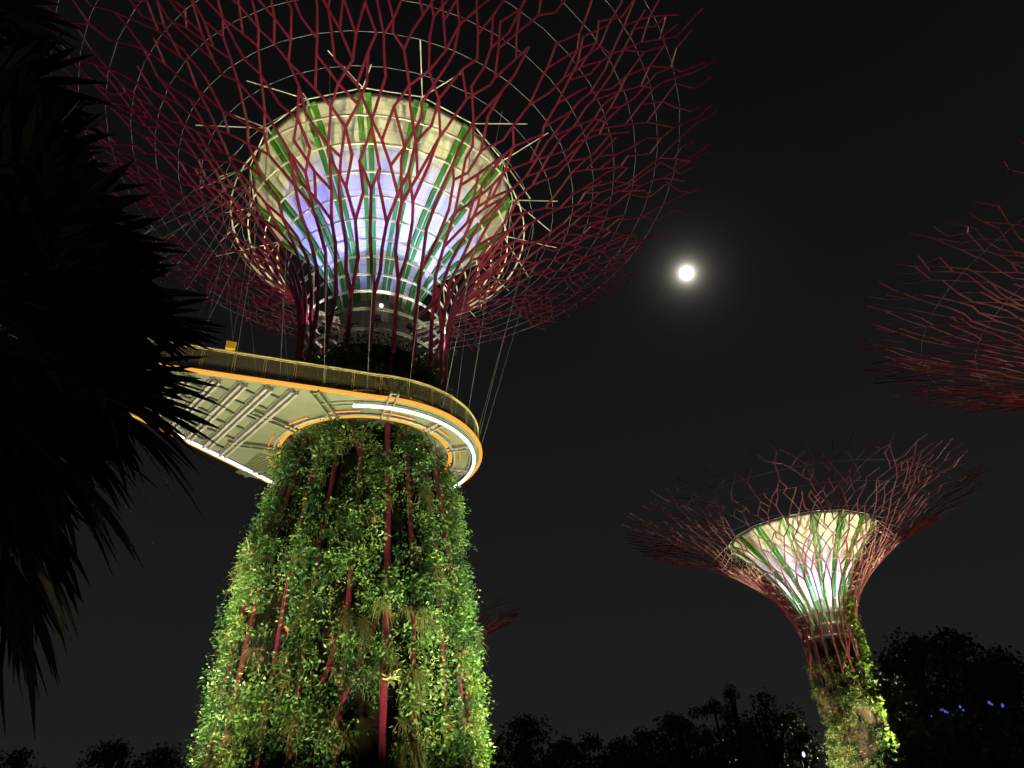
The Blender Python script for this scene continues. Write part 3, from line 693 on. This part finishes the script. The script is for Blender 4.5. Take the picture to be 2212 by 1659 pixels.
plant_on(750, 1325, 13, 'drooping yellow green grass tuft left of the long red rib', 'grass_tuft', lambda mb, o: tuft(mb, Z0, o, rng, 80, 1.0, .05, 4, 1.3, 3))
plant_on(892, 1605, 6, 'large pale hanging grass tuft low on the big trunk', 'grass_tuft', lambda mb, o: tuft(mb, Z0, o, rng, 90, 1.1, .055, 4, 1.4, 3))
plant_on(1001, 1461, 9, 'small orange rosette plant near the right edge of the big trunk', 'bromeliad', lambda mb, o: tuft(mb, Z0, o, rng, 26, .45, .10, 1, .2, 2, 1.0))
plant_on(784, 1342, 12, 'grey green hanging tuft right beside the long red rib', 'grass_tuft', lambda mb, o: tuft(mb, Z0, o, rng, 70, 1.0, .055, 4, 1.5, 3, .6))
plant_on(622, 1443, 10, 'spreading yellowish fern in the left part of the big trunk', 'fern', lambda mb, o: tuft(mb, Z0, o, rng, 30, .8, .09, 1, .6, 3))
plant_on(745, 1588, 6, 'pale round shaggy tuft low in the middle of the big trunk', 'grass_tuft', lambda mb, o: tuft(mb, Z0, o, rng, 80, .75, .05, 4, .7, 3, 1.1))
plant_on(922, 1566, 7, 'fresh bright green leafy bush low on the big trunk', 'shrub', lambda mb, o: shrub(mb, Z0, o, rng, 60, .5, .26, .15, 2))
def twig(mb, o):
    for _ in range(3):
        q = np.array([0, 0, 0.]); pts = [q]; d = o + np.array([0, 0, .5]) + rng.normal(size=3) * .4
        for i in range(5): d = d + rng.normal(size=3) * .4; q = q + d / np.linalg.norm(d) * .32; pts.append(q)
        mb.tube(pts, .018, 4, 3)
plant_on(545, 1200, 17, 'bare grey dead twig sticking out of the left side of the trunk', 'dead_twig', twig, .45)
p = EYE + ray(966, 812) * (24.4 - EYE[2]) / ray(966, 812)[2]

# ------------------------------------------------------------------ ground, background trees, palm, moon
mb = MB(); n = 60; R_ = 1500; vs = [(0, 0, 0)]; fs = []
for ring_i, rr in enumerate((30, 120, 400, R_, 6000)):
    for j in range(n): vs.append((rr * math.cos(2 * math.pi * j / n), rr * math.sin(2 * math.pi * j / n), 0))
for j in range(n): fs.append((0, 1 + j, 1 + (j + 1) % n))
for i in range(4):
    for j in range(n): fs.append((1 + i * n + j, 1 + (i + 1) * n + j, 1 + (i + 1) * n + (j + 1) % n, 1 + i * n + (j + 1) % n))
mb.add(vs, fs); g = mb.build('ground', mottled('ground_grass', (.03, .04, .015), (.06, .06, .03), .15, .95)); g['kind'] = 'structure'

def bgtree(px, ptop, dist, wpx, label, seed, name='broadleaf_tree', clumps=26, leafn=110, lolly=False, cat='tree'):
    rng = np.random.default_rng(seed); base = at(px, 1650, dist); d = ray(px, ptop); h = EYE[2] + dist * d[2] / math.hypot(d[0], d[1])
    root = empty(name, (base[0], base[1], 0), label, cat, 'dark trees in the background'); w = wpx / F_PX * dist * 1.1 / 2
    mb = MB(); hc = h * .55; cl = []
    for i in range(clumps):
        a = rng.uniform(0, 2 * math.pi); q = rng.uniform(0, 1) ** .5; zz = rng.uniform(-1, 1)
        e = math.sqrt(max(0, 1 - zz * zz)); cl.append(np.array([math.cos(a) * w * q * e, math.sin(a) * w * q * e, h * .58 + zz * h * .38]))
    cl.append(np.array([0, 0, h * .93]))
    cr = w * rng.uniform(.28, .36)
    for c in cl:
        s = rng.uniform(.6, 1.3)
        for _ in range(leafn):
            v = rng.normal(size=3); v /= np.linalg.norm(v); q = c + v * cr * s * rng.uniform(.2, 1) ** .5 * np.array([1, 1, .8])
            leaf(mb, q, rng.normal(size=3), rng.normal(size=3), w * rng.uniform(.06, .13), w * rng.uniform(.04, .08), 0, .3)
    mb.build('crown', M_TREE, root)
    mb = MB(); mb.tube([(0, 0, 0), (.1 * w * .3, 0, h * .3), (0, .1 * w * .3, h * .6)], [h * .03, h * .024, h * .014], 8)
    for c in cl[::2]: mb.tube([(0, 0, h * rng.uniform(.3, .5)), c * np.array([.5, .5, 1]) - np.array([0, 0, h * .08]), c], [h * .012, h * .008, h * .003], 5)
    mb.build('trunk', M_TRUNK, root)
    return root
BT = [(40, 1622, 60, 130, 'low dark tree at the bottom left corner'), (235, 1604, 62, 120, 'dark ragged tree left of the big trunk, the second from the left corner'),
      (355, 1618, 58, 120, 'dark thin tree just left of the big trunk foot'), (1130, 1556, 75, 150, 'soft rounded dark tree touching the right side of the big trunk'),
      (1275, 1592, 85, 130, 'low dark tree in the dip between the two towers'), (1395, 1574, 80, 120, 'dark tree rising right of the dip between the towers'),
      (1475, 1540, 82, 110, 'dark narrow tree left of the tallest middle trees'), (1565, 1496, 85, 110, 'tall dark tree with a loose top in the middle distance'),
      (1610, 1470, 80, 70, 'tallest slim dark tree of the middle row with a ball-shaped top'), (1680, 1492, 86, 120, 'broad dark tree just left of the slim tower'),
      (1738, 1575, 80, 70, 'dark bush-like tree directly left of the slim tower trunk'), (1985, 1400, 125, 190, 'big dark tree right behind the slim tower trunk'),
      (2045, 1358, 85, 150, 'tallest big dark tree on the right side'), (2140, 1362, 72, 190, 'big dark tree near the right edge'), (2230, 1400, 62, 170, 'dark tree cut off by the right edge'),
      (1945, 1540, 120, 130, 'lower dark tree at the right foot of the slim tower'), (1205, 1606, 92, 130, 'lowest dark tree just right of the rounded tree beside the big trunk'), (1335, 1602, 90, 130, 'low round dark tree filling the middle of the dip'), (1440, 1590, 95, 130, 'low wide dark tree under the narrow middle tree'), (1530, 1575, 96, 130, 'low wide dark tree under the loose topped tall tree'), (1640, 1560, 98, 130, 'low wide dark tree under the tallest slim middle tree'),
      (2090, 1560, 55, 240, 'low dark spreading tree in the bottom right with blue glints'), (2215, 1560, 58, 150, 'low dark tree in the bottom right corner')]
for i, (px, pt, ds, wpx, lb) in enumerate(BT):
    bgtree(px, pt, ds, wpx, lb, 100 + i, clumps=44 if wpx > 140 else 32)
# added blue orbs on stems, standing in for blue light between the right-hand trees
M_BLUE = mat('blue_glow', (.2, .25, .9), .4, emit=(.14, .19, 1), estr=.55)
BL = [(2012, 1548, .05), (2020, 1541, .06), (2031, 1535, .06), (2036, 1533, .05), (2042, 1537, .07), (2049, 1541, .08), (2056, 1545, .10), (2074, 1527, .07), (2081, 1534, .05), (2137, 1518, .08), (2143, 1522, .05), (2165, 1524, .09)]
for px, py, r in BL:
    q = at(px, py, 55.5); mb = MB(); mb.lathe([(r * math.sin(t) + 1e-4, r * 1.2 * -math.cos(t)) for t in np.linspace(0, math.pi, 9)], 10)
    mb.tube([(0, 0, -r * 1.1), (0, 0, -q[2])], .02, 5, 1)
    o = mb.build('blue_orb', [M_BLUE, M_HOUSE]); o.location = q; tag(o, 'small added blue orb standing in for blue light among the dark trees at right', 'lamp', 'blue orbs among the right trees')
q = at(1736, 1630, 70); mb = MB(); mb.lathe([(.12 * math.sin(t) + 1e-4, .2 * -math.cos(t)) for t in np.linspace(0, math.pi, 9)], 10); mb.tube([(0, 0, -.2), (0, 0, -q[2])], .03, 6, 1)
o = mb.build('path_lamp', [mat('white_blue_glow', (.8, .8, .9), .4, emit=(.6, .7, 1), estr=2), M_HOUSE]); o.location = q; tag(o, 'small white lamp on a pole left of the slim tower foot', 'lamp')

# palm at the left, close to the camera
rng = np.random.default_rng(41)
K = at(-5, 635, 6.0); palm = empty('palm_tree', (K[0], K[1], 0), 'near black palm with drooping strap leaves filling the left side', 'palm')
KZ = K[2]; mb = MB(); mb.tube([(-.9, -.2, 0), (-.6, -.1, KZ * .4), (-.2, 0, KZ * .8), (0, 0, KZ)], [.22, .19, .17, .12], 12); mb.build('trunk', M_TRUNK, palm, True)
def frond(d0, pet, seglen, nseg, droop, base):
    mb = MB(); d0 = d0 / np.linalg.norm(d0); hub = base + d0 * pet + np.array([0, 0, -.25 * pet * droop])
    mb.tube([base, base + d0 * pet * .5 + np.array([0, 0, .02]), hub], [.03, .022, .016], 5)
    s = np.cross(d0, [0, 0, 1.]); s /= np.linalg.norm(s); up = np.cross(s, d0)
    for i in range(nseg):
        q = math.radians(-125 + 250 * i / (nseg - 1)) + rng.normal() * .03
        d = d0 * math.cos(q) + s * math.sin(q) + up * rng.uniform(-.12, .2)
        leaf(mb, hub, d, up + rng.normal(size=3) * .25, seglen * rng.uniform(.75, 1.1) * (1 - .18 * abs(math.sin(q))), .080 * rng.uniform(.8, 1.2), 0, droop * rng.uniform(.3, .8), 6)
    mb.build('frond', M_PALM, palm)
base = np.array([0, 0, KZ])
lamp('palm_fill', (-4.5, -2.5, .8), None, 45, (1, .95, .75), rad=.2)  # unseen point light added to lift the dark fronds
tiers = [(2.9, .4, 9, .95), (1.6, .7, 9, .95), (.75, .7, 10, .9), (.2, .4, 12, .95), (-.1, .0, 14, 1.0), (-.45, -.1, 15, 1.08), (-.85, -.5, 15, .95), (-1.25, -.75, 14, .98)]
for dz_, e0, cnt, sc in tiers:
    for i in range(cnt):
        a = 2 * math.pi * (i + rng.uniform(-.3, .3)) / cnt; e = e0 + rng.uniform(-.22, .22); dv_ = np.array([math.cos(a) * math.cos(e), math.sin(a) * math.cos(e), math.sin(e)])
        low = e < -.2
        frond(dv_, rng.uniform(.5, 1.1) * sc, rng.uniform(.85, 1.15) * sc, 46 if low else 34, rng.uniform(.6, 1.1) if low else rng.uniform(.2, .5), base + np.array([-.5 * max(0, dz_), 0, dz_ + rng.uniform(-.15, .15)]))

# moon
mp_ = np.array(MOON_DIR) * 8000 + EYE; mr_ = 8000 * math.radians(.56); mb = MB()
mb.lathe([(mr_ * math.sin(t) + .01, -mr_ * math.cos(t)) for t in np.linspace(0, math.pi, 24)], 48)
mo = mb.build('moon', mat('moon_glow', (.8, .8, .75), .9, emit=(1, .97, .86), estr=3.0), None, True); mo.location = mp_; tag(mo, 'bright full moon glowing in the dark sky', 'moon')
